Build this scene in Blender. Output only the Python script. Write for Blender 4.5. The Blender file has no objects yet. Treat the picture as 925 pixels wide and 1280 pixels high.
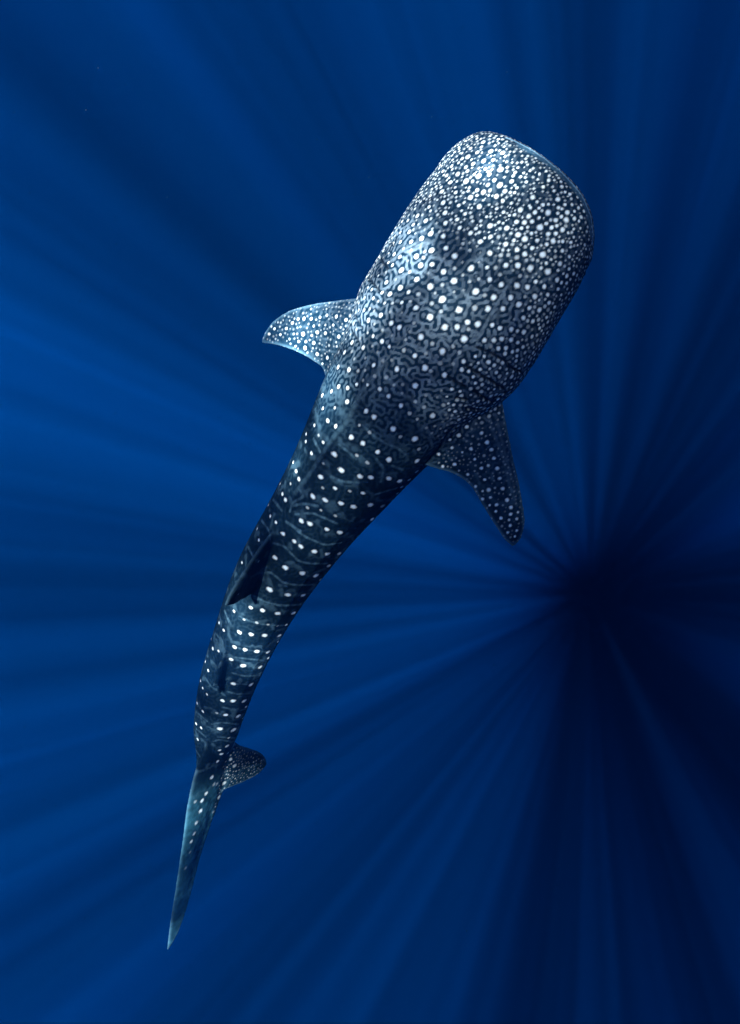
import bpy, math, random
import numpy as np
from mathutils import Vector, Matrix, kdtree
from mathutils.bvhtree import BVHTree

random.seed(7)
RNG = np.random.default_rng(11)
sc = bpy.context.scene
COL = sc.collection

# ------------------------------------------------------------------ camera
# photo pixels (925 x 1280) are only used to get directions
PW, PH, F = 925.0, 1280.0, 760.0
VP = (737.0, 742.0)                      # where the sun shafts converge = straight down
nad = Vector(((VP[0]-PW/2)/F, -(VP[1]-PH/2)/F, -1)).normalized()   # down, in camera axes
zc = -nad
yc = (Vector((0, 1, 0)) - zc*zc.y).normalized()
xc = yc.cross(zc)
ROT = Matrix((xc, yc, zc))               # camera axes -> world axes
CAMZ = -4.0                              # four metres under the surface (z = 0)
cam_d = bpy.data.cameras.new('camera')
cam = bpy.data.objects.new('camera', cam_d)
COL.objects.link(cam)
cam.matrix_world = Matrix.Translation((0, 0, CAMZ)) @ ROT.to_4x4()
cam_d.sensor_fit = 'VERTICAL'
cam_d.sensor_height = 36.0
cam_d.lens = 36.0*F/PH
cam_d.clip_start = 0.05
cam_d.clip_end = 3000
sc.camera = cam
CAM = Vector((0, 0, CAMZ))

def wp(px, py, d):
    """photo pixel + distance along the optical axis -> world point"""
    return CAM + ROT @ Vector(((px-PW/2)/F*d, -(py-PH/2)/F*d, -d))

def ray(px, py):
    return (ROT @ Vector(((px-PW/2)/F, -(py-PH/2)/F, -1))).normalized()

# ------------------------------------------------------------------ world, sun, exposure
SUN_EL = math.radians(90)
w = bpy.data.worlds.new('World')
sc.world = w
w.use_nodes = True
nt = w.node_tree
sky = nt.nodes.new('ShaderNodeTexSky')
sky.sky_type = 'NISHITA'
sky.sun_disc = False
sky.sun_elevation = SUN_EL
sky.sun_rotation = 0.0
nt.links.new(sky.outputs[0], nt.nodes['Background'].inputs[0])
nt.nodes['Background'].inputs[1].default_value = 0.06

sd = bpy.data.lights.new('sun', 'SUN')
sd.energy = 5.0
sd.angle = math.radians(0.5)         # ripples spread the sun a little
sd.color = (1.0, 0.97, 0.92)
sun = bpy.data.objects.new('sun', sd)
sun.location = (0, 0, 30)
COL.objects.link(sun)                    # a sun lamp shines along -Z: straight down

sc.view_settings.view_transform = 'Standard'
sc.view_settings.look = 'None'
sc.view_settings.gamma = 1.0
sc.view_settings.use_curve_mapping = False
sc.view_settings.exposure = 4.1
sc.cycles.use_denoising = True
sc.cycles.max_bounces = 4
sc.cycles.volume_bounces = 0
sc.cycles.transparent_max_bounces = 8
sc.cycles.use_adaptive_sampling = False

# ------------------------------------------------------------------ helpers
def new_mat(name):
    m = bpy.data.materials.new(name)
    m.use_nodes = True
    m.node_tree.nodes.clear()
    return m, m.node_tree.nodes, m.node_tree.links

def mesh_obj(name, verts, faces, mat=None, smooth=True):
    me = bpy.data.meshes.new(name)
    me.from_pydata([tuple(v) for v in verts], [], [tuple(f) for f in faces])
    me.update()
    o = bpy.data.objects.new(name, me)
    COL.objects.link(o)
    if mat: me.materials.append(mat)
    if smooth: me.polygons.foreach_set('use_smooth', [True]*len(me.polygons))
    return o

def smooth01(x):
    x = np.clip(x, 0, 1)
    return x*x*(3-2*x)

# ------------------------------------------------------------------ the sea
# flat unseen surface sheet as gobo: painted transmission pattern shapes shafts and shade
m, N, L = new_mat('surface_gobo')
out = N.new('ShaderNodeOutputMaterial')
tr = N.new('ShaderNodeBsdfTransparent')
atn = N.new('ShaderNodeVertexColor'); atn.layer_name = 'transmission'
L.new(atn.outputs['Color'], tr.inputs['Color'])
L.new(tr.outputs[0], out.inputs['Surface'])
GN, GDX = 512, 0.12
def band(seed, l_lo, l_hi):              # random noise of a band of wavelengths, periodic
    r = np.random.default_rng(seed); f = np.fft.fft2(r.standard_normal((GN, GN)))
    k = np.hypot(*np.meshgrid(np.fft.fftfreq(GN, GDX), np.fft.fftfreq(GN, GDX)))
    g = np.fft.ifft2(f*np.exp(-(k*l_lo)**2/2)*(1-np.exp(-(k*l_hi)**2/2))).real
    return g/g.std()
SEED = 1340
OX, OY, ROTZ, FLIP, SCL = 76.8675, 499.4997, 1.4525, 1, 0.7337  # pattern chosen for where it lets light and shade fall
field = np.exp(1.35*band(SEED, 0.22, 0.7) + 0.6*band(SEED+500, 0.9, 3.0) + 1.35*band(SEED+900, 6.0, 40.0))
field = np.minimum(field/np.percentile(field, 98.3), 1.0)
nx, step = 601, 0.13
ax = (np.arange(nx)-nx//2)*step
gx, gy = np.meshgrid(ax, ax)
def sample_field(x, y):
    xr = (FLIP*x*math.cos(ROTZ)-y*math.sin(ROTZ))*SCL/GDX+OX
    yr = (FLIP*x*math.sin(ROTZ)+y*math.cos(ROTZ))*SCL/GDX+OY
    i, j = np.floor(xr).astype(int), np.floor(yr).astype(int); u, v = xr-i, yr-j
    g = lambda a, b: field[b % GN, a % GN]
    return g(i, j)*(1-u)*(1-v)+g(i+1, j)*u*(1-v)+g(i, j+1)*(1-u)*v+g(i+1, j+1)*u*v
trans = sample_field(gx, gy)
zz = 0.05*np.log(trans+0.05)
idx = np.arange(nx*nx).reshape(nx, nx)
fs = np.stack([idx[:-1, :-1], idx[:-1, 1:], idx[1:, 1:], idx[1:, :-1]], -1).reshape(-1, 4)
vs = np.stack([gx, gy, zz*0+0.0], -1).reshape(-1, 3)
far = 400.0; h = ax[-1]
vs = vs.tolist() + [(-far, -far, 0), (far, -far, 0), (far, far, 0), (-far, far, 0)]
o = nx*nx; c0, c1, c2, c3 = 0, nx-1, nx*nx-1, nx*(nx-1)
fs = fs.tolist() + [(o, o+1, c1, c0), (o+1, o+2, c2, c1), (o+2, o+3, c3, c2), (o+3, o, c0, c3)]
surf = mesh_obj('water_surface_gobo', vs, fs, m)
tv = np.concatenate([trans.ravel(), np.full(4, trans.mean())])
ca_ = surf.data.color_attributes.new('transmission', 'FLOAT_COLOR', 'POINT')
ca_.data.foreach_set('color', np.stack([tv, tv, tv, np.ones_like(tv)], 1).astype(np.float32).ravel())
surf['kind'] = 'structure'

m, N, L = new_mat('sea_water')
out = N.new('ShaderNodeOutputMaterial')
pv = N.new('ShaderNodeVolumePrincipled')
pv.inputs['Color'].default_value = (0.001, 0.205, 0.90, 1)
pv.inputs['Absorption Color'].default_value = (0.0, 0.0, 0.0, 1)
pv.inputs['Density'].default_value = 0.030
pv.inputs['Anisotropy'].default_value = 0.3
ab = N.new('ShaderNodeVolumeAbsorption')  # water takes the red first
ab.inputs['Color'].default_value = (0.0, 0.75, 1.0, 1)
ab.inputs['Density'].default_value = 0.022
ads = N.new('ShaderNodeAddShader')
L.new(pv.outputs[0], ads.inputs[0]); L.new(ab.outputs[0], ads.inputs[1])
L.new(ads.outputs[0], out.inputs['Volume'])
X, Z0, Z1 = 380.0, -140.0, -0.12
vs = [(sx*X, sy*X, z) for z in (Z0, Z1) for sx, sy in ((-1, -1), (1, -1), (1, 1), (-1, 1))]
fs = [(3, 2, 1, 0), (4, 5, 6, 7), (0, 1, 5, 4), (1, 2, 6, 5), (2, 3, 7, 6), (3, 0, 4, 7)]
water = mesh_obj('water', vs, fs, m, smooth=False)
water['kind'] = 'structure'

# ------------------------------------------------------------------ whale shark: body
UP = Vector((0, 0, 1))
# centre pixel, half width in pixels, height/width ratio, superellipse exponent
ST = [
 (669.5, 190, 3, 0.60, 2.0), (668, 193, 34, 0.50, 2.1), (666.5, 198, 57, 0.44, 2.2), (664, 208, 77, 0.42, 2.3),
 (660, 222, 90, 0.42, 2.4), (651.5, 241, 101.5, 0.44, 2.4), (640, 267, 109, 0.48, 2.4), (603, 326, 113.5, 0.58, 2.3),
 (553, 413, 114, 0.70, 2.2), (510, 472, 95, 0.82, 2.15), (474, 526, 83, 0.92, 2.1), (431, 592, 67.5, 1.0, 2.1),
 (387.5, 655, 56, 1.03, 2.1), (342, 724, 48.5, 1.02, 2.1), (305, 802, 39, 0.98, 2.1), (282.5, 861, 34, 0.92, 2.1),
 (270, 913, 27.5, 0.90, 2.1), (263, 950, 17, 0.95, 2.0), (252, 1000, 10, 1.1, 2.0), (239, 1060, 6, 1.1, 2.0),
 (225, 1120, 3.5, 1.1, 2.0), (212, 1180, 1.2, 1.1, 2.0)]
px = np.array([[s[0], s[1]] for s in ST])
al = np.concatenate([[0], np.cumsum(np.hypot(*(px[1:]-px[:-1]).T))])
iped = 16
inv = np.interp(al, [0, al[iped]], [1/3.45, 1/5.0])
dep = 1/inv
for i in range(iped+1, len(ST)):         # the upper tail lobe rises again
    t = (al[i]-al[iped])/(al[-1]-al[iped])
    dep[i] = 5.0 + 0.32*t + 0.05*math.sin(math.pi*t)
ctr = np.array([wp(s[0], s[1], d) for s, d in zip(ST, dep)])
phi = math.radians(27)
kk = np.array([s[3] for s in ST])
hw = np.array([s[2] for s in ST])*dep/F/np.sqrt(math.cos(phi)**2+(kk*math.sin(phi))**2)
ex = np.array([s[4] for s in ST])
par = np.concatenate([[0], np.cumsum(np.linalg.norm(ctr[1:]-ctr[:-1], axis=1))])

def pchip(x, y, q):
    h = np.diff(x); dl = np.diff(y)/h
    mm = np.zeros(len(x))
    for i in range(1, len(x)-1):
        if dl[i-1]*dl[i] > 0:
            w1, w2 = 2*h[i]+h[i-1], h[i]+2*h[i-1]
            mm[i] = (w1+w2)/(w1/dl[i-1]+w2/dl[i])
    mm[0], mm[-1] = dl[0], dl[-1]
    i = np.clip(np.searchsorted(x, q)-1, 0, len(x)-2)
    t = (q-x[i])/h[i]
    return ((2*t**3-3*t**2+1)*y[i]+(t**3-2*t**2+t)*h[i]*mm[i]+(-2*t**3+3*t**2)*y[i+1]+(t**3-t**2)*h[i]*mm[i+1])

NS, NT = 420, 180
q = np.concatenate([np.linspace(0, par[6], 120, endpoint=False), np.linspace(par[6], par[-1], NS-120)])
C = np.stack([pchip(par, ctr[:, k], q) for k in range(3)], 1)
ker = np.hanning(31); ker /= ker.sum()
Cs = np.stack([np.convolve(np.pad(C[:, k], 15, mode='reflect', reflect_type='odd'), ker, 'valid') for k in range(3)], 1)
A = pchip(par, hw, q); K = pchip(par, kk, q); E = pchip(par, ex, q)
Ts = np.gradient(Cs, axis=0); Ts /= np.linalg.norm(Ts, axis=1)[:, None]     # head -> tail
i8 = int(np.argmin(np.abs(q-par[8])))     # the head is stiff: one axis from snout to gills
Th = Cs[i8+8]-Cs[0]; Th /= np.linalg.norm(Th)
bl_ = smooth01((q-par[7])/(par[9]-par[7]))[:, None]
Ts = Th[None, :]*(1-bl_)+Ts*bl_; Ts /= np.linalg.norm(Ts, axis=1)[:, None]
upv = np.array([0, 0, 1.0])
Us = upv - Ts*(Ts@upv)[:, None]; Us /= np.linalg.norm(Us, axis=1)[:, None]
Rs = np.cross(Us, Ts)                    # the shark's right-hand side: checked below against the image
if (ROT.transposed() @ Vector(Rs[200])).x < 0: Rs = -Rs
th = np.linspace(-math.pi, math.pi, NT, endpoint=False)
def section(th, a, k, e, s):
    c, sn = np.cos(th), np.sin(th)
    r = (np.abs(sn)**e + np.abs(c)**e)**(-1/e)
    x, y = a*r*sn, a*k*r*c
    # belly a little flatter than the back
    y = np.where(c < 0, y*0.86, y)
    f = smooth01((s-0.9)/0.8)*smooth01((6.0-s)/0.8)
    bump = 0.028*np.exp(-(th/0.055)**2)*f
    for a0, h, wd in ((0.62, 0.022, 0.05), (1.12, 0.034, 0.05), (1.62, 0.040, 0.06)):
        for sg in (-1, 1):
            bump = bump + h*np.exp(-((th-sg*a0)/wd)**2)*smooth01((s-1.9)/0.9)*smooth01((5.3-s)/0.6)
    return x*(1+bump), y*(1+bump)
V = np.zeros((NS, NT, 3))
for i in range(NS):
    x, y = section(th, A[i], K[i], E[i], q[i])
    # the snout droops to the mouth line, top of the head flat
    # and the head turns a little to its right
    kx = 0.11*(1-float(smooth01(q[i]/1.3)))
    V[i] = Cs[i] + Rs[i]*x[:, None] + Us[i]*y[:, None] + Ts[i]*kx*x[:, None]
bverts = V.reshape(-1, 3).tolist() + [tuple(Cs[0]), tuple(Cs[-1])]
bfaces = []
for i in range(NS-1):
    for j in range(NT):
        a, b = i*NT+j, i*NT+(j+1) % NT
        bfaces.append((a, b, b+NT, a+NT))
for j in range(NT):
    bfaces.append(((j+1) % NT, j, NS*NT))
    bfaces.append(((NS-1)*NT+j, (NS-1)*NT+(j+1) % NT, NS*NT+1))
body_bvh = BVHTree.FromPolygons(bverts, bfaces)
def hit_depth(x, y):
    h = body_bvh.ray_cast(CAM, ray(x, y))
    return None if h[0] is None else (ROT.transposed() @ (h[0]-CAM)).z * -1

# ------------------------------------------------------------------ fins: leading and trailing edge lines (pixel x, y, depth)
allv, allf = list(bverts), list(bfaces)
def add_mesh(v, f):
    o = len(allv)
    allv.extend([tuple(p) for p in v]); allf.extend([tuple(o+i for i in p) for p in f])

def resample(pts, n):
    P = np.array([wp(*p) for p in pts])
    s = np.concatenate([[0], np.cumsum(np.linalg.norm(P[1:]-P[:-1], axis=1))])
    t = np.linspace(0, s[-1], n)
    return np.stack([pchip(s, P[:, k], t) for k in range(3)], 1)

FINS = []
def fin(lead, trail, t_root, t_tip, nu=60, nv=36, camber=0.0):
    """both lines run root -> tip; blade between them with an aerofoil thickness"""
    Lp, Tp = resample(lead, nu), resample(trail, nu)
    v = np.linspace(0, 1, nv)
    S = Lp[:, None]*(1-v)[None, :, None] + Tp[:, None]*v[None, :, None]
    du = np.gradient(S, axis=0); dv = np.gradient(S, axis=1)
    n = np.cross(du, dv); nl = np.linalg.norm(n, axis=2, keepdims=True); n = n/np.maximum(nl, 1e-9)
    n[-1] = n[-2]
    prof = np.sqrt(np.clip(v, 0, 1))*(1-v)*2.6 + 0.08
    prof[0] *= 0.6
    u = np.linspace(0, 1, nu)
    tt = (t_root*(1-u)+t_tip*u)[:, None]*prof[None, :]
    tt = np.maximum(tt, 0.0095)
    P1 = S + n*tt[:, :, None]; P2 = S - n*tt[:, :, None]
    vs = np.concatenate([P1.reshape(-1, 3), P2.reshape(-1, 3)])
    M = nu*nv; fs = []
    for i in range(nu-1):
        for j in range(nv-1):
            a = i*nv+j
            fs.append((a, a+1, a+nv+1, a+nv)); fs.append((M+a, M+a+nv, M+a+nv+1, M+a+1))
    for i in range(nu-1):
        a = i*nv; fs.append((a, a+nv, M+a+nv, M+a))
        a = i*nv+nv-1; fs.append((a+nv, a, M+a, M+a+nv))
    for j in range(nv-1):
        a = j; fs.append((a+1, a, M+a, M+a+1))
        a = (nu-1)*nv+j; fs.append((a, a+1, M+a+1, M+a))
    add_mesh(vs, fs)
    FINS.append(S)

# right pectoral
fin([(575, 480, 3.70), (626, 498, 3.72), (633, 530, 3.78), (641, 570, 3.85), (651, 615, 3.93), (656, 650, 3.98), (652, 671, 4.01), (642, 682, 4.03)],
    [(505, 560, 3.86), (536, 583, 3.90), (564, 591, 3.92), (587, 606, 3.94), (604, 633, 3.97), (619, 657, 3.99), (632, 676, 4.01), (640, 683, 4.03)], 0.045, 0.010)
# left pectoral
fin([(492, 380, 3.90), (446, 373, 4.02), (420, 376, 4.10), (392, 380, 4.18), (366, 387, 4.25), (345, 399, 4.31), (333, 413, 4.35), (327, 426, 4.37)],
    [(450, 492, 4.05), (409, 474, 4.20), (404, 461, 4.22), (390, 450, 4.25), (372, 440, 4.29), (352, 433, 4.33), (338, 430, 4.36), (327.5, 429, 4.37)], 0.045, 0.010)
# dorsal fins: base on the back, blade raised along the world's up
def dorsal(base_f, base_r, tip, lift, free, t0):
    df, dr = hit_depth(*base_f), hit_depth(*base_r)
    mid = ((base_f[0]+tip[0])/2-2, (base_f[1]+tip[1])/2-3)
    fin([(base_f[0], base_f[1], df+0.10), (base_f[0]-3, base_f[1]+4, df-0.01), (mid[0], mid[1], df+(dr-df)*.4-lift*.55), (tip[0]+3, tip[1]-8, dr-lift*.96), (tip[0], tip[1], dr-lift)],
        [(base_r[0], base_r[1]-6, dr+0.10), (base_r[0]-1, base_r[1], dr-0.01), (base_r[0]-(base_r[0]-tip[0])*.35, base_r[1]+free, dr-lift*.3), (tip[0]+8, tip[1]-1, dr-lift*.8), (tip[0]+.6, tip[1]+.6, dr-lift)], t0, 0.010)
dorsal((343, 662), (315, 742), (281, 757), 0.34, 6, 0.030)
dorsal((285, 812), (279, 862), (265, 858), 0.15, 5, 0.018)
# caudal: upper lobe and lower lobe
fin([(261, 905, 4.86), (257, 928, 4.82), (245, 962, 4.80), (235, 1003, 4.82), (228.5, 1050, 4.88), (221, 1100, 4.97), (213, 1150, 5.10), (208.5, 1187, 5.24)],
    [(288, 925, 5.02), (286, 962, 5.12), (279, 987, 5.14), (265, 1026, 5.15), (250, 1072, 5.16), (239, 1115, 5.18), (225, 1160, 5.22), (210, 1188, 5.26)], 0.030, 0.008)
fin([(275, 905, 5.02), (296, 929, 5.08), (311, 935, 5.22), (322, 939, 5.34), (330, 945, 5.44), (333.5, 953, 5.50)],
    [(262, 985, 5.08), (276, 988, 5.12), (290, 983, 5.20), (307, 976, 5.32), (322, 968, 5.42), (332.5, 957, 5.50)], 0.030, 0.008)

# ------------------------------------------------------------------ one continuous skin (voxel union)
tmp = mesh_obj('whale_shark', allv, allf)
md = tmp.modifiers.new('union', 'REMESH')
md.mode = 'VOXEL'; md.voxel_size = 0.0065; md.adaptivity = 0.0
dg = bpy.context.evaluated_depsgraph_get()
me = bpy.data.meshes.new_from_object(tmp.evaluated_get(dg))
bpy.data.objects.remove(tmp)
me.name = 'skin'
nv = len(me.vertices)
P = np.zeros(nv*3, np.float32); me.vertices.foreach_get('co', P); P = P.reshape(-1, 3).astype(np.float64)
ne = len(me.edges); Ed = np.zeros(ne*2, np.int32); me.edges.foreach_get('vertices', Ed); Ed = Ed.reshape(-1, 2)
deg = np.bincount(Ed.ravel(), minlength=nv)[:, None]
def relax(P, wgt, it):
    for _ in range(it):
        S = np.stack([np.bincount(Ed[:, 0], P[Ed[:, 1], k], nv)+np.bincount(Ed[:, 1], P[Ed[:, 0], k], nv) for k in range(3)], 1)/deg
        P = P + wgt[:, None]*(S-P)
    return P

# body coordinates of every skin vertex
def body_coords(P):
    kd_n = 8
    best = np.zeros(len(P), np.int32); bd = np.full(len(P), 1e9)
    sub = np.arange(0, NS, 2)
    for i in sub:
        d = ((P-Cs[i])**2).sum(1)
        mk = d < bd
        bd[mk] = d[mk]; best[mk] = i
    D = P-Cs[best]
    s = q[best] + np.einsum('ij,ij->i', D, Ts[best])
    x = np.einsum('ij,ij->i', D, Rs[best]); y = np.einsum('ij,ij->i', D, Us[best])
    return best, s, x, y
best, S_, X_, Y_ = body_coords(P)
a_ = np.interp(S_, q, A); k_ = np.interp(S_, q, K); e_ = np.interp(S_, q, E)
rad = (np.abs(X_/np.maximum(a_, 1e-4))**e_ + np.abs(Y_/np.maximum(a_*k_, 1e-4))**e_)**(1/e_)
TH = np.arctan2(X_/np.maximum(a_, 1e-4), Y_/np.maximum(a_*k_, 1e-4))
ont = (rad > 1.09) & (S_ > 1.0)           # outside the trunk: a fin
near = np.exp(-((rad-1.05)/0.10)**2)*(S_ > 1.4)*(S_ < 5.6)
P = relax(P, np.full(nv, 0.45), 3)
P = relax(P, np.clip(near, 0, 1)*0.5, 14)
P = relax(P, np.where(ont, 0.5, 0.0), 6)
P = relax(P, np.where(S_ > 5.15, 0.5, 0.0), 10)
me.vertices.foreach_set('co', P.astype(np.float32).ravel()); me.update()

# ------------------------------------------------------------------ skin pattern
polys = [tuple(p.vertices) for p in me.polygons]
bvh = BVHTree.FromPolygons(P.tolist(), polys)
kd = kdtree.KDTree(nv)
for i, p in enumerate(P.tolist()): kd.insert(p, i)
kd.balance()
def hit(x, y):
    h = bvh.ray_cast(CAM, ray(x, y))
    return (h[0], h[1], (h[0]-CAM).length) if h[0] is not None else None

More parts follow.
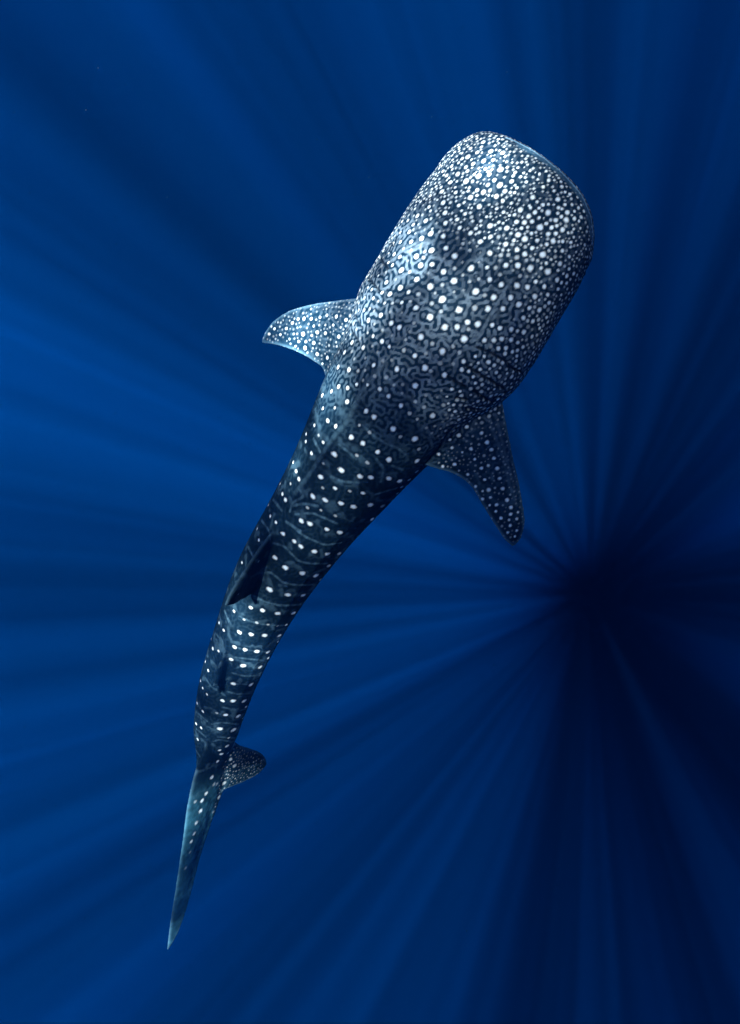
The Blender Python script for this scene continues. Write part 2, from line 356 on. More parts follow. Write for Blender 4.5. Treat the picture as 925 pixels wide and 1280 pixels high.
# spots traced on zoomed views: (origin x, origin y, zoom, [(x, y, radius)...]); negative radius = faint
SPOTS = [
(640, 250, 8.41, [(87,103,28),(27,155,20),(47,228,25),(130,235,27),(175,172,25),(242,130,25),(193,82,18),(283,85,18),(325,50,22),(378,133,30),(285,185,20),(212,225,22),(360,247,22),(295,288,33),(163,285,18),(100,297,20),(62,365,30),(135,410,30),(205,352,20),(20,425,20),(52,523,28),(135,570,28),(212,505,25),(265,425,24),(365,468,22),(378,355,22),(433,432,28),(415,290,22),(460,213,25),(482,138,18),(490,80,20),(520,173,20),(580,130,25),(570,208,30),(532,313,27),(470,270,18),(557,50,18),(630,48,18),(700,82,20),(657,117,16),(657,195,20),(727,180,20),(755,118,18),(705,222,14),(752,45,15),(460,352,22),(535,435,18),(590,345,16),(620,445,18),(618,495,16),(530,535,20),(602,595,20),(455,597,-22),(322,573,35),(62,690,30),(195,718,34),(85,797,-22),(375,755,34),(505,670,26),(432,680,-18),(360,665,18),(475,840,26),(600,725,20),(577,800,22),(540,775,16),(648,775,20),(520,870,20),(575,875,20),(485,935,20),(340,910,24),(250,858,22),(52,900,32),(163,918,28),(240,1015,30),(375,995,24),(305,985,-18),(138,1015,-20),(72,1100,32),(183,1135,25),(290,1157,28),(390,1080,22),(440,995,-16),(518,998,18),(118,1238,28),(380,1155,-24),(450,1125,20),(365,1235,20),(675,545,12),(685,610,12),(655,650,10),(720,295,14),(650,305,14),(650,390,14),(710,390,12),(690,475,10),(50,605,-26),(140,490,-20),(150,630,-20),(375,410,-18),(565,275,-20)]),
(550, 400, 5.78, [(35,52,25),(123,52,22),(272,32,24),(198,15,20),(378,35,18),(433,60,18),(515,68,20),(560,80,15),(607,88,20),(672,10,18),(175,137,28),(18,227,27),(140,235,-18),(93,190,-18),(320,147,18),(390,148,20),(445,137,20),(515,143,18),(563,163,16),(600,195,16),(665,120,16),(720,60,14),(423,205,18),(478,202,18),(523,230,16),(555,260,14),(255,263,15),(320,263,14),(170,300,18),(157,357,18),(207,372,15),(240,410,15),(290,357,14),(350,305,18),(393,327,16),(407,380,16),(335,380,-12),(352,450,-16),(305,467,15),(255,457,15),(350,497,13),(393,500,13),(298,550,12),(145,515,13),(85,500,16),(50,553,10),(60,603,12),(32,398,22),(485,385,12),(278,310,12),(225,322,-12)]),
(440, 240, 7.708, [(753,35,18),(742,143,18),(630,228,20),(712,277,24),(553,385,22),(670,448,25),(758,400,25),(570,480,22),(465,480,18),(397,492,14),(768,562,28),(622,620,28),(660,708,28),(475,752,28),(555,770,-20),(460,625,20),(405,600,20),(625,843,28),(752,908,34),(545,963,22),(465,923,27),(365,985,26),(330,870,22),(290,970,20),(192,940,16),(205,1025,18),(878,103,25),(897,200,25),(902,297,24),(880,425,24),(903,540,25),(882,770,30),(870,1035,38),(770,697,22),(690,630,-20),(640,985,-26),(483,283,16),(537,275,16),(465,390,14),(353,590,12),(390,705,16),(350,680,14),(255,805,14),(153,920,12),(590,315,15),(660,95,14),(870,895,-22),(800,975,-18),(560,1055,-20),(480,1065,20),(700,575,-18)]),
(500, 150, 3.558, [(302,163,11),(313,126,8),(370,98,9),(342,82,6),(345,144,8),(372,183,10),(403,139,9),(400,72,6),(437,85,6),(430,52,5),(457,146,9),(415,177,8),(325,195,9),(276,172,7),(293,210,8),(300,227,8),(256,240,10),(208,247,8),(191,228,7),(230,205,7),(350,249,13),(397,243,9),(447,220,12),(380,217,7),(224,277,10),(293,272,12),(323,272,-8),(420,268,8),(443,290,12),(390,288,8),(497,272,9),(512,233,7),(536,253,7),(550,235,6),(580,225,6),(525,212,6),(592,215,6),(562,275,6),(186,318,11),(248,322,8),(313,344,12),(343,312,9),(371,320,10),(400,313,-9),(430,340,10),(467,316,9),(457,360,9),(510,323,7),(520,302,6),(590,345,11),(637,297,8),(662,268,8),(613,265,6),(620,240,6),(650,228,6),(685,315,7),(702,353,11),(720,297,8),(735,320,6),(756,330,7),(660,375,7),(635,378,8),(534,398,12),(600,411,10),(575,382,6),(655,411,12),(696,392,7),(720,395,7),(745,411,9),(738,442,11),(771,407,7),(780,440,7),(790,343,7),(806,378,6),(807,432,7),(820,405,6),(190,370,10),(262,380,8),(353,387,12),(290,418,9),(203,457,11),(200,411,9),(130,385,9),(117,450,10),(254,443,9),(318,432,-9),(385,430,7),(430,395,8),(460,410,9),(495,370,7),(515,447,8),(400,470,12),(475,481,12),(265,480,10),(313,503,11),(570,430,9),(621,477,13),(520,511,13),(556,530,12),(580,495,8),(357,541,12),(402,520,10),(438,521,-10),(470,552,12),(501,553,-9),(95,528,10),(48,545,10),(135,505,10),(192,517,9),(75,605,11),(141,580,12),(203,571,11),(243,605,14),(280,550,-9),(310,580,-9),(400,592,12),(449,601,-11),(482,600,-10),(520,577,10),(556,597,12),(316,660,15),(243,660,-10),(193,677,11),(142,643,-9),(87,648,9),(40,680,8),(10,665,8),(471,646,12),(426,657,-10),(387,655,9),(445,688,-10),(280,690,-9)]),
(420, 300, 3.083, [(457,62,13),(423,32,11),(370,40,11),(520,109,14),(593,49,12),(631,58,12),(556,8,10),(413,125,12),(310,62,10),(325,97,9),(250,118,9),(312,152,11),(362,180,14),(454,157,13),(457,107,-9),(515,160,-8),(540,198,14),(489,135,-8),(550,150,-8),(592,152,10),(637,172,11),(655,97,11),(702,102,12),(697,178,11),(673,222,11),(608,221,12),(573,213,-9),(643,265,11),(586,265,12),(534,262,-12),(474,269,14),(410,230,15),(369,245,-9),(410,175,-8),(248,184,10),(207,208,10),(254,246,10),(308,261,12),(286,205,-8),(362,297,14),(404,275,-9),(419,335,12),(467,336,-9),(512,315,-9),(545,323,11),(605,328,10),(510,345,-9),(493,381,13),(570,388,9),(326,374,13),(371,400,-10),(409,428,13),(450,410,-9),(213,320,11),(244,337,11),(178,391,10),(205,411,8),(173,290,10),(187,243,-8),(218,243,-8),(125,310,10),(105,415,10),(143,370,8),(61,395,10),(33,433,10),(145,482,10),(85,505,-9),(50,500,10),(8,490,9),(10,565,8),(45,570,8),(235,498,11),(262,425,-10),(303,446,10),(343,493,13),(365,505,-9),(417,519,11),(305,562,13),(446,575,8),(426,604,6)]),
(330, 450, 3.558, [(331,33,11),(380,48,9),(420,50,-10),(487,22,11),(592,41,13),(716,35,14),(802,66,14),(835,130,-9),(671,116,15),(515,129,11),(554,161,11),(609,204,11),(648,238,-11),(682,263,-9),(750,248,15),(454,227,11),(489,253,12),(574,306,13),(606,341,-9),(670,351,15),(808,315,-9),(689,397,-10),(681,449,14),(370,185,11),(283,270,10),(319,295,10),(315,213,-7),(243,335,-8),(263,366,8),(211,415,9),(388,344,12),(439,370,12),(424,290,-7),(470,322,-9),(505,409,11),(556,443,13),(412,424,-9),(460,457,-9),(313,419,13),(264,460,-7),(343,490,14),(252,520,13),(427,518,13),(475,522,13),(555,527,14),(604,539,14),(316,570,9),(261,569,-8),(381,583,-8),(440,592,10),(217,607,13),(272,623,12),(343,638,12),(398,653,14),(474,645,15),(193,657,-8),(253,668,-7),(318,693,-8),(166,716,12),(203,728,12),(280,753,11),(337,767,13),(84,773,10),(259,157,9),(330,120,8),(262,215,7),(224,290,8),(187,329,8),(186,362,8),(130,455,7),(143,495,9),(155,530,10),(118,550,-7),(81,596,10),(95,622,10),(27,695,8),(53,722,8),(72,550,7),(20,645,7),(300,140,8),(412,108,8),(375,115,-7),(460,110,8)]),
(260, 600, 4.205, [(553,86,14),(616,104,14),(699,124,14),(765,142,15),(857,131,17),(815,70,14),(743,57,12),(668,43,12),(392,70,11),(406,104,11),(522,147,-10),(594,157,-11),(675,192,-9),(491,214,14),(535,230,15),(626,260,13),(692,275,16),(327,191,9),(358,221,9),(258,257,9),(267,315,9),(393,284,13),(454,322,12),(488,349,14),(559,376,15),(630,389,16),(351,407,13),(266,428,-10),(178,434,8),(406,461,16),(496,490,16),(567,503,17),(323,575,16),(421,603,15),(500,606,15),(58,750,8),(82,790,8),(160,600,-7)]),
(220, 740, 5.139, [(480,100,14),(556,119,16),(654,138,17),(753,136,17),(438,178,-9),(520,198,-11),(593,210,-9),(653,218,-9),(707,211,11),(407,259,15),(483,273,15),(568,279,16),(661,281,15),(376,354,14),(444,371,13),(520,382,16),(592,386,15),(354,433,13),(433,473,17),(541,483,16),(368,590,14),(482,595,16),(298,698,12),(366,700,15),(438,700,15),(262,777,-9),(320,789,12),(400,797,15),(283,879,15),(371,886,17),(340,937,-9),(329,990,12),(280,1017,9),(293,1041,11),(267,1088,10),(373,123,10),(277,200,9),(306,253,11),(225,305,10),(236,363,11),(273,378,9),(188,447,8),(207,505,10),(158,570,8),(172,617,8),(199,657,8),(135,713,8),(172,767,9),(129,847,9),(161,873,9),(139,946,9)]),
(190, 900, 4.265, [(319,305,8),(330,343,-7),(346,342,-7),(289,392,8),(267,430,8),(231,435,-7),(259,485,9),(237,548,8),(226,605,7),(209,649,7),(203,705,-6),(179,789,-6),(357,412,-8),(325,490,-6),(420,210,-7),(440,245,-8),(385,337,-8)]),
(500, 470, 5.139, [(97,66,20),(212,255,18),(95,404,20),(111,545,20),(430,327,16),(378,381,16),(320,410,13),(334,462,13),(250,503,12),(275,580,13),(350,567,15),(445,260,-13),(525,300,-14),(525,366,16),(467,387,-11),(560,427,18),(587,473,16),(507,440,-11),(455,468,15),(400,490,10),(540,512,-13),(602,528,15),(480,535,12),(523,593,15),(567,575,13),(625,594,16),(435,632,13),(544,665,13),(640,658,15),(485,710,12),(570,731,17),(660,723,16),(610,720,-10),(530,740,10),(580,780,12),(687,797,15),(620,827,15),(712,844,15),(576,830,10),(530,790,12),(660,830,-9),(615,870,10),(710,888,14),(758,875,10),(648,913,13),(750,917,12),(700,925,10),(708,960,13),(655,965,-11),(750,993,11),(692,1005,11),(738,1030,10),(485,575,-9)]),
(310, 340, 4.625, [(511,258,12),(566,276,12),(493,307,9),(536,320,-9),(456,250,9),(416,262,9),(365,270,10),(323,269,10),(290,272,9),(257,295,10),(222,327,9),(190,293,-7),(153,328,9),(187,362,8),(122,358,9),(135,315,7),(318,359,13),(400,349,12),(448,354,11),(525,374,12),(368,367,8),(293,402,9),(335,403,9),(380,410,11),(330,440,12),(400,475,12),(459,496,14),(468,425,-10),(513,430,-8),(265,358,-8),(240,388,-8),(275,430,7),(413,307,-8),(380,312,8),(447,307,-8),(285,322,-7),(570,350,7),(430,530,9)]),
]
spots = []                               # (point, radius, strength)
GR = {}
CELL = 0.05
def cell(p): return (int(math.floor(p[0]/CELL)), int(math.floor(p[1]/CELL)), int(math.floor(p[2]/CELL)))
def clash(p, r, gap):
    c = cell(p)
    for i in (-1, 0, 1):
        for j in (-1, 0, 1):
            for k in (-1, 0, 1):
                for (p2, r2) in GR.get((c[0]+i, c[1]+j, c[2]+k), ()):
                    dd = (p[0]-p2[0])**2+(p[1]-p2[1])**2+(p[2]-p2[2])**2
                    if dd < ((r+r2)*gap)**2: return True
    return False
def add_spot(p, r, st):
    spots.append((p, r, st)); GR.setdefault(cell(p), []).append((p, r))
for ox, oy, zm, lst in SPOTS:
    for x, y, r in lst:
        h = hit(ox+x/zm, oy+y/zm)
        if h is None: continue
        p = tuple(h[0]); rr = abs(r)/zm*h[2]/F*(0.80 if ont[kd.find(h[0])[1]] else 0.86 if S_[kd.find(h[0])[1]] < 1.6 else 0.95) if oy < 895 else abs(r)/zm*h[2]/F*1.35
        if clash(p, rr, 0.75): continue
        add_spot(p, rr, random.uniform(0.82, 1.0) if r > 0 else 0.40)
n_traced = len(spots)

# fill: small spots between the traced ones on the head, and spots on the sides out of sight
head_w = smooth01((2.05-S_-0.25*np.abs(TH)+0.25)/0.35)
vis = RNG.permutation(nv)
for i in vis[:60000]:
    if ont[i] or S_[i] > 2.1 or abs(TH[i]) > 2.0: continue
    # snout and the steep sides of the head are densely sown, the crown only between the traced spots
    side = smooth01((abs(TH[i])-0.75)/0.35)
    dens = max(1-smooth01((S_[i]-0.45)/0.25), side*(1-smooth01((S_[i]-1.35)/0.2)))
    if S_[i] > 1.6: continue
    f = smooth01((S_[i]-0.25)/0.9)
    r = (0.0072+0.0045*f)*random.uniform(0.7, 1.2)
    p = tuple(P[i])
    if clash(p, r, 1.28 if random.random() < dens else 2.4): continue
    add_spot(p, r, random.uniform(0.3, 0.85) if dens > 0.5 else random.uniform(0.2, 0.4))
for i in vis[110000:150000]:             # fins: fine faint spots between the bold ones
    if not ont[i] or (S_[i] > 2.4 and (S_[i] < 4.7 or Y_[i] > 0)): continue
    r = random.uniform(0.005, 0.008); p = tuple(P[i])
    if clash(p, r, 1.7): continue
    add_spot(p, r, random.uniform(0.14, 0.42))
for i in vis[60000:110000]:              # belly-side flanks and fin undersides, thinner
    if S_[i] < 1.2 or S_[i] > 4.9 or abs(TH[i]) < 1.5 or abs(TH[i]) > 2.3: continue
    r = random.uniform(0.012, 0.02)
    p = tuple(P[i])
    if clash(p, r, 2.6): continue
    add_spot(p, r, random.uniform(0.4, 0.9))

# cheap smooth 3-D value noise
def vnoise(P, sc_, seed):
    r = np.random.default_rng(seed); G = r.random((32, 32, 32))
    Q = P*sc_ + 1000.0
    I = np.floor(Q).astype(int); f = Q-I; f = f*f*(3-2*f)
    o = 0
    for a in (0, 1):
        for b in (0, 1):
            for c in (0, 1):
                wt = (f[:, 0] if a else 1-f[:, 0])*(f[:, 1] if b else 1-f[:, 1])*(f[:, 2] if c else 1-f[:, 2])
                o = o + wt*G[(I[:, 0]+a) % 32, (I[:, 1]+b) % 32, (I[:, 2]+c) % 32]
    return o
ROUGH = 0.80+0.40*vnoise(P, 95, 21)+0.12*(vnoise(P, 40, 22)-0.5)
spot_w = np.zeros(nv); halo = np.zeros(nv)
for p, r, st in spots:
    i0 = kd.find(p)[1]
    trunk = S_[i0] > 1.9 and not ont[i0]
    tx, ty, tz = Ts[best[i0]]
    for co, i, d in kd.find_range(p, r*2.3):
        if trunk:                        # spots on the trunk are stretched across the body
            al_ = (co[0]-p[0])*tx+(co[1]-p[1])*ty+(co[2]-p[2])*tz
            d = math.sqrt(max(0.0, (d*d-al_*al_)*0.72+al_*al_*1.45))
        d *= ROUGH[i]
        v = st*(1-float(smooth01((d/r-0.45)/0.8)))
        if v > spot_w[i]: spot_w[i] = v
        hv = min(1.0, st*1.2)*(1-float(smooth01((d/r-1.15)/0.9)))
        if hv > halo[i]: halo[i] = hv

# pale worm lines (pixel polylines on zoomed views)
LINES = [
(260, 600, 4.205, 5.5, 0.55, [[(430,230),(500,290),(560,320),(620,340),(700,330)], [(340,330),(400,350),(440,390),(490,430),(560,440),(630,440)], [(260,490),(320,485),(360,510),(400,540),(480,552),(560,550)], [(245,610),(300,640),(400,660),(490,655)], [(460,180),(540,175),(600,195),(680,230)], [(210,350),(235,400)], [(280,210),(320,270),(330,330)], [(90,690),(110,750)]]),
(260, 600, 4.205, 6.5, 0.5, [[(470,40),(500,80),(440,130),(430,165)]]),
(220, 740, 5.139, 5.5, 0.42, [[(420,165),(520,200),(600,212),(700,215)], [(380,355),(450,372),(590,386)], [(500,40),(600,70),(720,85),(800,75)], [(360,520),(450,540),(550,535)], [(330,640),(400,655),(490,650)], [(360,590),(480,595)], [(300,740),(400,760),(470,745)], [(230,850),(290,840),(400,850)], [(270,930),(340,937),(390,940)], [(240,960),(280,950),(360,965)], [(380,420),(460,430),(560,440)], [(310,120),(350,200)], [(240,250),(300,320)], [(130,880),(190,930)], [(130,770),(200,830)], [(180,540),(220,600)]]),
(330, 450, 3.558, 5.5, 0.55, [[(610,150),(650,175),(700,205),(770,230),(860,260)], [(700,290),(735,320),(748,390)], [(540,370),(590,390),(630,420)], [(335,375),(370,405),(410,440)], [(570,470),(620,490)], [(490,600),(590,570)], [(540,80),(580,120)], [(220,350),(250,410)], [(300,520),(350,540),(420,545)], [(480,180),(510,205)], [(620,60),(650,90)], [(740,60),(760,110)], [(120,650),(180,640),(240,650)], [(40,620),(80,670)], [(770,290),(820,280),(850,280)], [(500,440),(530,490),(520,540)], [(780,160),(820,190)], [(100,720),(160,760)], [(440,290),(480,330),(540,370)]]),
(330, 450, 3.558, 10, 0.30, [[(530,20),(440,130),(370,270),(310,340),(240,450),(180,540),(140,590)]]),
(330, 450, 3.558, 3.0, 0.42, [[(560,-20),(500,50),(440,130),(400,210),(370,270)]]),
(420, 300, 3.083, 4.5, 0.62, [[(680,150),(640,210),(600,280),(560,350),(520,390)], [(655,225),(625,280),(600,310)], [(225,285),(290,300),(330,325)], [(330,340),(390,370),(440,390)], [(175,335),(230,380),(270,380)], [(290,400),(350,430),(390,470)], [(395,285),(440,305),(490,300),(505,265)], [(430,180),(465,225)], [(490,200),(515,235)], [(345,120),(400,155)], [(330,0),(260,40),(200,90)], [(300,120),(230,150),(190,190)], [(360,65),(420,80),(440,100)], [(550,55),(565,80)], [(465,435),(520,415),(545,405)], [(455,470),(455,510)], [(310,205),(350,240)], [(365,520),(385,560)], [(240,590),(290,610),(350,650)], [(190,520),(230,560)], [(470,340),(500,330)], [(430,440),(440,480)], [(540,140),(560,160)], [(95,430),(60,480),(40,520)], [(130,450),(100,520)]]),
(420, 300, 3.083, 2.5, 0.5, [[(350,230),(300,310),(240,400),(160,510),(60,640)]]),
(440, 240, 7.708, 11, 0.62, [[(790,465),(690,520),(580,570),(530,620),(470,690)], [(585,750),(500,810),(430,860),(340,915)], [(700,770),(760,790),(825,845)], [(800,630),(860,640),(915,690)], [(770,300),(700,370),(620,390)], [(690,150),(670,270),(620,350)], [(805,80),(805,170)], [(590,250),(540,340),(440,480)], [(510,500),(450,590),(400,660)], [(700,20),(640,130),(540,230)]]),
(640, 250, 8.41, 13, 0.62, [[(140,805),(220,795),(300,725)], [(310,860),(380,820),(460,785)], [(510,740),(575,680)], [(0,1080),(80,990)], [(40,1240),(100,1150),(155,1075)], [(190,1215),(250,1110),(320,1060)], [(190,950),(260,935)], [(110,920),(120,870)], [(250,540),(300,500)], [(140,650),(210,610)]]),
(550, 400, 5.78, 7, 0.6, [[(20,135),(80,150)], [(230,150),(260,90)], [(270,150),(330,40)], [(350,170),(390,90)], [(100,380),(105,290)], [(130,260),(150,230),(230,200)], [(460,290),(470,360)], [(370,380),(420,340)], [(440,430),(540,360)], [(330,550),(460,500)], [(370,560),(440,520)], [(0,650),(60,680),(130,715)], [(450,100),(520,20)], [(580,50),(630,0)], [(390,470),(500,400)]]),
(500, 150, 3.558, 5, 0.5, [[(115,680),(160,700)], [(40,580),(100,550),(150,540)], [(330,600),(350,630)], [(150,320),(155,370)], [(170,600),(210,640)], [(215,310),(220,350)], [(320,530),(340,560)], [(130,310),(120,360),(90,400)], [(310,460),(320,470)]]),
(500, 470, 5.139, 9, 0.42, [[(570,260),(600,360),(640,460),(670,560),(700,680),(750,830)], [(615,250),(650,400),(690,560),(730,700)], [(480,290),(480,340)], [(590,620),(595,670)], [(490,630),(510,690)], [(410,410),(460,430)], [(430,500),(440,510)]]),
(500, 470, 5.139, 6, 0.45, [[(165,590),(300,610),(400,650),(470,740),(540,850),(610,950),(680,1060)], [(270,460),(300,390),(360,325)], [(190,560),(240,550)], [(300,480),(320,530),(360,520)], [(210,20),(230,50)]]),
(310, 340, 4.625, 5, 0.40, [[(380,215),(440,195),(520,205),(610,215)], [(440,180),(520,170),(620,165)], [(120,310),(200,240),(300,200),(420,180)], [(420,385),(480,392)], [(430,450),(520,465)], [(410,410),(450,430)], [(310,315),(345,318)]]),
]
line_w = np.zeros(nv)
def paint_lines(arr, groups, breaks=True):
    for ox, oy, zm, lw, st, pls in groups:
        for pl in pls:
            pts = np.array(pl, float)/zm + (ox, oy)
            s = np.concatenate([[0], np.cumsum(np.hypot(*(pts[1:]-pts[:-1]).T))])
            n = max(3, int(s[-1]/0.9)); t = np.linspace(0, s[-1], n)
            ph = random.uniform(0, 6.28)
            xs, ys = pchip(s, pts[:, 0], t) if len(pts) > 2 else np.interp(t, s, pts[:, 0]), pchip(s, pts[:, 1], t) if len(pts) > 2 else np.interp(t, s, pts[:, 1])
            for k in range(n):
                h = hit(xs[k], ys[k])
                if h is None: continue
                b = 1.0
                if breaks:
                    b = 0.72+0.28*math.sin(t[k]*0.55+ph)+0.12*math.sin(t[k]*1.7+2*ph)
                r = lw/zm*h[2]/F*(1.15+0.25*b)
                for co, i, d in kd.find_range(h[0], r*1.5):
                    v = st*b*(1-float(smooth01((d*ROUGH[i]/r-0.3)/1.1)))
                    if v > arr[i]: arr[i] = v
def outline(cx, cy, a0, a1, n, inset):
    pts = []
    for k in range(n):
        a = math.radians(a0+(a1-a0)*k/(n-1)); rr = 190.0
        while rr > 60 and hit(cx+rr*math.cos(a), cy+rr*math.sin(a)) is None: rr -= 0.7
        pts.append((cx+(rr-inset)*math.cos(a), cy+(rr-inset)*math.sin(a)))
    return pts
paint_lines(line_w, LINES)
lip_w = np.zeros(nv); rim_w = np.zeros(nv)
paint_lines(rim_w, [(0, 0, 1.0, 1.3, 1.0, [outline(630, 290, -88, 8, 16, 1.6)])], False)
paint_lines(lip_w, [(0, 0, 1.0, 2.6, 1.0, [outline(630, 290, -80, 2, 16, 4.0)])], False)
spot_w *= 1-0.75*np.clip(lip_w, 0, 1)

# gill slits and creases
GILLS = [
(550, 400, 5.78, 7.0, 1.0, [[(275,198),(350,230),(420,265),(480,300),(545,360),(585,375)], [(195,335),(250,372),(330,415),(400,460),(462,500)], [(60,410),(130,455),(190,490)], [(250,520),(320,565),(365,590)], [(120,565),(200,580)]]),
(550, 400, 5.78, 9, 1.0, [[(190,640),(270,650),(340,625),(400,580),(460,530),(505,490)]]),
(440, 240, 7.708, 7, 0.9, [[(262,628),(345,740)], [(142,820),(200,880),(262,955)], [(345,455),(400,520)]]),
(310, 340, 4.625, 5, 0.8, [[(610,250),(660,330)], [(600,345),(640,410)]]),
(500, 470, 5.139, 9, 0.9, [[(150,580),(250,465),(300,385),(355,318)]]),
]
gill_w = np.zeros(nv)
paint_lines(gill_w, GILLS, False)

n1, n2, n3 = vnoise(P, 9, 1), vnoise(P, 32, 2), vnoise(P, 75, 3)
headness = smooth01((1.95-S_)/0.7)
# worm lines: local growth with inhibition around it, grown between the spots over the skin
e0, e1 = Ed[:, 0], Ed[:, 1]; dg1 = deg[:, 0].astype(float)
def blur(u, n):
    for _ in range(n):
        u = 0.5*u + 0.5*(np.bincount(e0, u[e1], nv)+np.bincount(e1, u[e0], nv))/dg1
    return u
u = RNG.uniform(-1, 1, nv)
keep_hi, keep_lo = spot_w > 0.35, (halo > 0.40) & (spot_w < 0.14)
for it in range(16):
    g1 = blur(u, 5)
    u = np.tanh(9.0*(g1-blur(g1, 8))+0.10)
    u[keep_hi] = 1.0; u[keep_lo] = -0.6
u = blur(u, 1)
worm = smooth01((u+0.05)/0.75)*(1-smooth01(spot_w/0.3))
shoulder = smooth01((2.25-S_)/0.6)
amp = 0.60*headness*(0.30+0.70*smooth01((S_-0.5)/0.3)) + 0.14*shoulder*(1-headness) + 0.05*(1-shoulder)
net = worm*amp*(0.35+0.65*smooth01((n1*0.55+n2*0.45-0.30)/0.35))
net *= np.where(ont, 0.45, 1.0)

# faint transverse mottling on the trunk
stripe = smooth01((np.sin(S_*34+2.2*np.abs(TH)**1.3*0+5*n1+2.0*n2)-0.35)/0.6)*(1-headness)*0.22*smooth01((n2-0.3)/0.35)*(1-smooth01((S_-5.0)/0.4))

belly = smooth01((np.abs(TH)-1.95)/0.5)*(~ont)
dark = np.array([0.0022, 0.0085, 0.0165])
grey = np.array([0.155, 0.195, 0.235])[None, :]*headness[:, None] + np.array([0.085, 0.155, 0.205])[None, :]*(1-headness[:, None]); white = np.array([0.76, 0.78, 0.78])
mott = 0.65+0.7*(0.5*n2+0.5*n3)
base = dark[None, :]*mott[:, None]*(1+0.5*headness)[:, None]
lw_ = np.clip(np.maximum(np.maximum(line_w*0.85*(1-0.8*halo), net), stripe*(1-0.8*halo)), 0, 1)
lw_ = np.clip(lw_*(0.55+0.9*n3*0.6+0.3*n2), 0, 1)
col = base*(1-lw_[:, None]) + grey*lw_[:, None]
finb = (ont*(S_ < 2.8)*0.22)[:, None]
col = col*(1-finb) + (col*1.0+np.array([0.001, 0.016, 0.030])[None, :])*finb
sw = np.clip(spot_w*(0.9+0.2*n3), 0, 1)[:, None]
col = col*(1-sw) + white[None, :]*sw
bl = (belly*0.8)[:, None]
col = col*(1-bl) + np.array([0.55, 0.58, 0.58])[None, :]*bl
# fin edges are paler; upper lobe of the tail is blue grey
edge = np.zeros(nv)
for kf, FS in enumerate(FINS):
    if kf == 3: continue
    rim = np.concatenate([FS[10:, 0], FS[10:, -1 if kf != 2 else 0]])
    rim = np.concatenate([rim+(np.roll(rim, -1, 0)-rim)*w_ for w_ in (0, .2, .4, .6, .8)])[:]
    rim = rim[np.concatenate([np.arange(len(rim)) % (len(FS[10:])*2) % len(FS[10:]) != len(FS[10:])-1])[:len(rim)]]
    for p in rim[::1]:
        for co, i, d in kd.find_range(p, 0.028):
            edge[i] = max(edge[i], (1-d/0.028)*(0.4 if kf in (2, 4) else 1.0))
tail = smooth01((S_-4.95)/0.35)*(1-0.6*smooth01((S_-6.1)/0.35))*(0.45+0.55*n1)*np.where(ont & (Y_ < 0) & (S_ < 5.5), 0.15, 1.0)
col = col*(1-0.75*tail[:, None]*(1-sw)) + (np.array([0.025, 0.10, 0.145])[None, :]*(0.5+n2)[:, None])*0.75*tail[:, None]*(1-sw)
col = col*(1-0.5*edge[:, None]) + np.array([0.12, 0.22, 0.29])[None, :]*0.5*edge[:, None]
lipc = (0.6*np.clip(lip_w, 0, 1))[:, None]
col = col*(1-lipc) + np.array([0.030, 0.080, 0.13])[None, :]*lipc
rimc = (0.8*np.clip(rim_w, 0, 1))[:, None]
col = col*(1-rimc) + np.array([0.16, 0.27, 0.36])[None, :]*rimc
gw = np.clip(gill_w*1.15, 0, 1)[:, None]*0.9
col = col*(1-gw) + np.array([0.004, 0.008, 0.014])[None, :]*gw

# slits are grooves
nrm = np.zeros(nv*3, np.float32); me.vertices.foreach_get('normal', nrm); nrm = nrm.reshape(-1, 3)
P2 = P - nrm*(0.016*np.clip(gill_w, 0, 1))[:, None] + nrm*((n2-0.5)*0.0025)[:, None]
me.vertices.foreach_set('co', P2.astype(np.float32).ravel())
at = me.color_attributes.new('pigment', 'FLOAT_COLOR', 'POINT')
at.data.foreach_set('color', np.concatenate([col, np.ones((nv, 1))], 1).astype(np.float32).ravel())
me.polygons.foreach_set('use_smooth', [True]*len(me.polygons))
me.update()

m, N, L = new_mat('spotted_skin')
out = N.new('ShaderNodeOutputMaterial'); bs = N.new('ShaderNodeBsdfPrincipled')
ca = N.new('ShaderNodeVertexColor'); ca.layer_name = 'pigment'
L.new(ca.outputs['Color'], bs.inputs['Base Color'])
bs.inputs['Roughness'].default_value = 0.55
bs.inputs['Specular IOR Level'].default_value = 0.02
nz = N.new('ShaderNodeTexNoise'); nz.inputs['Scale'].default_value = 55; nz.inputs['Detail'].default_value = 3
tcn = N.new('ShaderNodeTexCoord'); L.new(tcn.outputs['Object'], nz.inputs['Vector'])
bp = N.new('ShaderNodeBump'); bp.inputs['Strength'].default_value = 0.18; bp.inputs['Distance'].default_value = 0.01
L.new(nz.outputs['Fac'], bp.inputs['Height']); L.new(bp.outputs[0], bs.inputs['Normal'])
L.new(bs.outputs[0], out.inputs['Surface'])
me.materials.clear(); me.materials.append(m)

base_pt = Vector(Cs[200])
root = bpy.data.objects.new('whale_shark', None)
root.location = base_pt
root.empty_display_size = 0.5
COL.objects.link(root)
root['label'] = 'large whale shark with white spots on dark blue skin, swimming in deep blue water'
root['category'] = 'whale shark'
def child(name, mesh_or_obj):
    o = mesh_or_obj if isinstance(mesh_or_obj, bpy.types.Object) else bpy.data.objects.new(name, mesh_or_obj)
    if o.name not in COL.objects: COL.objects.link(o)
    o.parent = root
    o.matrix_parent_inverse = Matrix.Translation(-base_pt)
    return o
body = child('body', me)

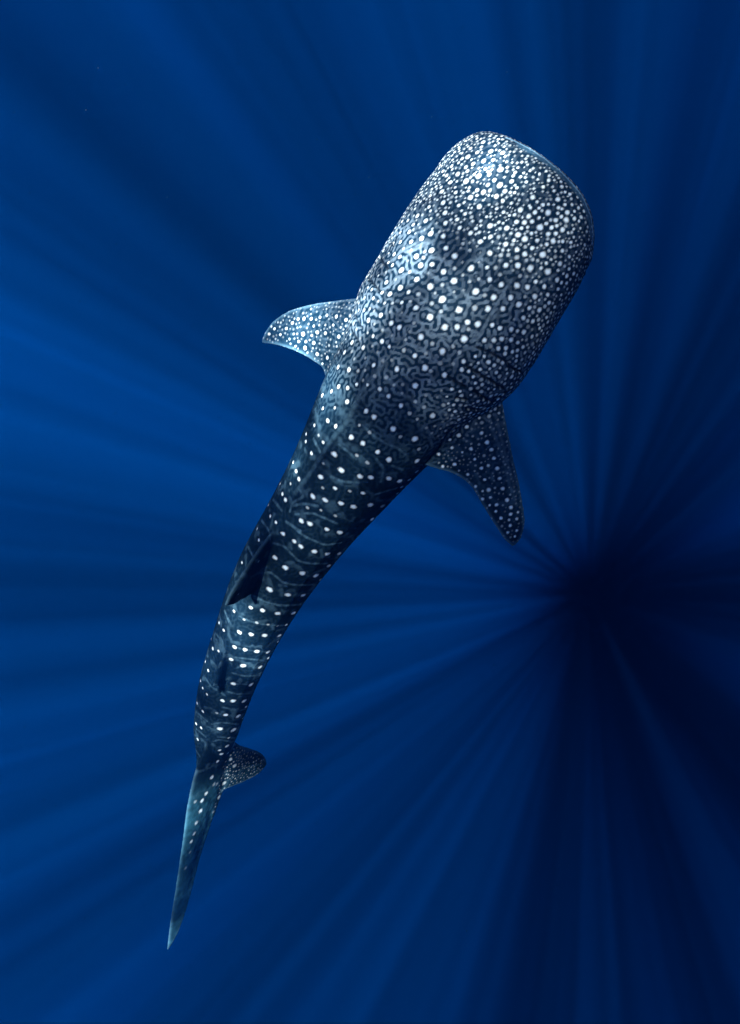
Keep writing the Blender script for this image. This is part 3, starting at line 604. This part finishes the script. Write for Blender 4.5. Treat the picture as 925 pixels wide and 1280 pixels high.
# eyes low on the sides of the head, just behind the mouth corners
m, N, L = new_mat('eye_dark')
out = N.new('ShaderNodeOutputMaterial'); bs = N.new('ShaderNodeBsdfPrincipled')
bs.inputs['Base Color'].default_value = (0.004, 0.004, 0.005, 1); bs.inputs['Roughness'].default_value = 0.15
L.new(bs.outputs[0], out.inputs['Surface'])
def eye(i, side):
    x, y = section(np.array([side*1.66]), A[i], K[i], E[i], q[i])
    c = Cs[i]+Rs[i]*x*0.985+Us[i]*y+Ts[i]*x*0.11*(1-float(smooth01(q[i]/1.3)))
    vs, fs = [], []
    for a in range(9):
        for b in range(16):
            u, v = math.pi*a/8, 2*math.pi*b/16
            r = 0.021
            vs.append(tuple(c + Rs[i]*side*r*0.6*math.cos(u) + Ts[i]*r*math.sin(u)*math.cos(v) + Us[i]*r*math.sin(u)*math.sin(v)))
    for a in range(8):
        for b in range(16):
            fs.append((a*16+b, a*16+(b+1) % 16, (a+1)*16+(b+1) % 16, (a+1)*16+b))
    child('eye', mesh_obj('eye', vs, fs, m))
ie = int(np.argmin(np.abs(q-par[6]*1.1)))
for sd_ in (1, -1): eye(ie, sd_)
print('verts', nv, 'spots', n_traced, len(spots), 'length', par[-1], 'S range', S_.min(), S_.max())


# ------------------------------------------------------------------ drifting plankton, too fine to count
m, N, L = new_mat('plankton_pale')
out = N.new('ShaderNodeOutputMaterial'); bs = N.new('ShaderNodeBsdfPrincipled')
bs.inputs['Base Color'].default_value = (0.10, 0.14, 0.16, 1); bs.inputs['Roughness'].default_value = 0.9
L.new(bs.outputs[0], out.inputs['Surface'])
vs, fs = [], []
for k in range(14000):
    c = np.array([RNG.uniform(-12, 7), RNG.uniform(-9, 9), RNG.uniform(CAMZ-9.0, CAMZ-0.8)])
    r = 0.0005+0.0007*RNG.random()**2
    o = len(vs)
    for d in ((1, 0, 0), (-1, 0, 0), (0, 1, 0), (0, -1, 0), (0, 0, 1), (0, 0, -1)):
        vs.append(tuple(c+np.array(d)*r*RNG.uniform(0.6, 1.4)))
    for f in ((0, 2, 4), (2, 1, 4), (1, 3, 4), (3, 0, 4), (2, 0, 5), (1, 2, 5), (3, 1, 5), (0, 3, 5)):
        fs.append(tuple(o+i for i in f))
pk = mesh_obj('plankton', vs, fs, m)
pk['kind'] = 'stuff'
pk['label'] = 'fine pale specks of plankton drifting through the blue water'
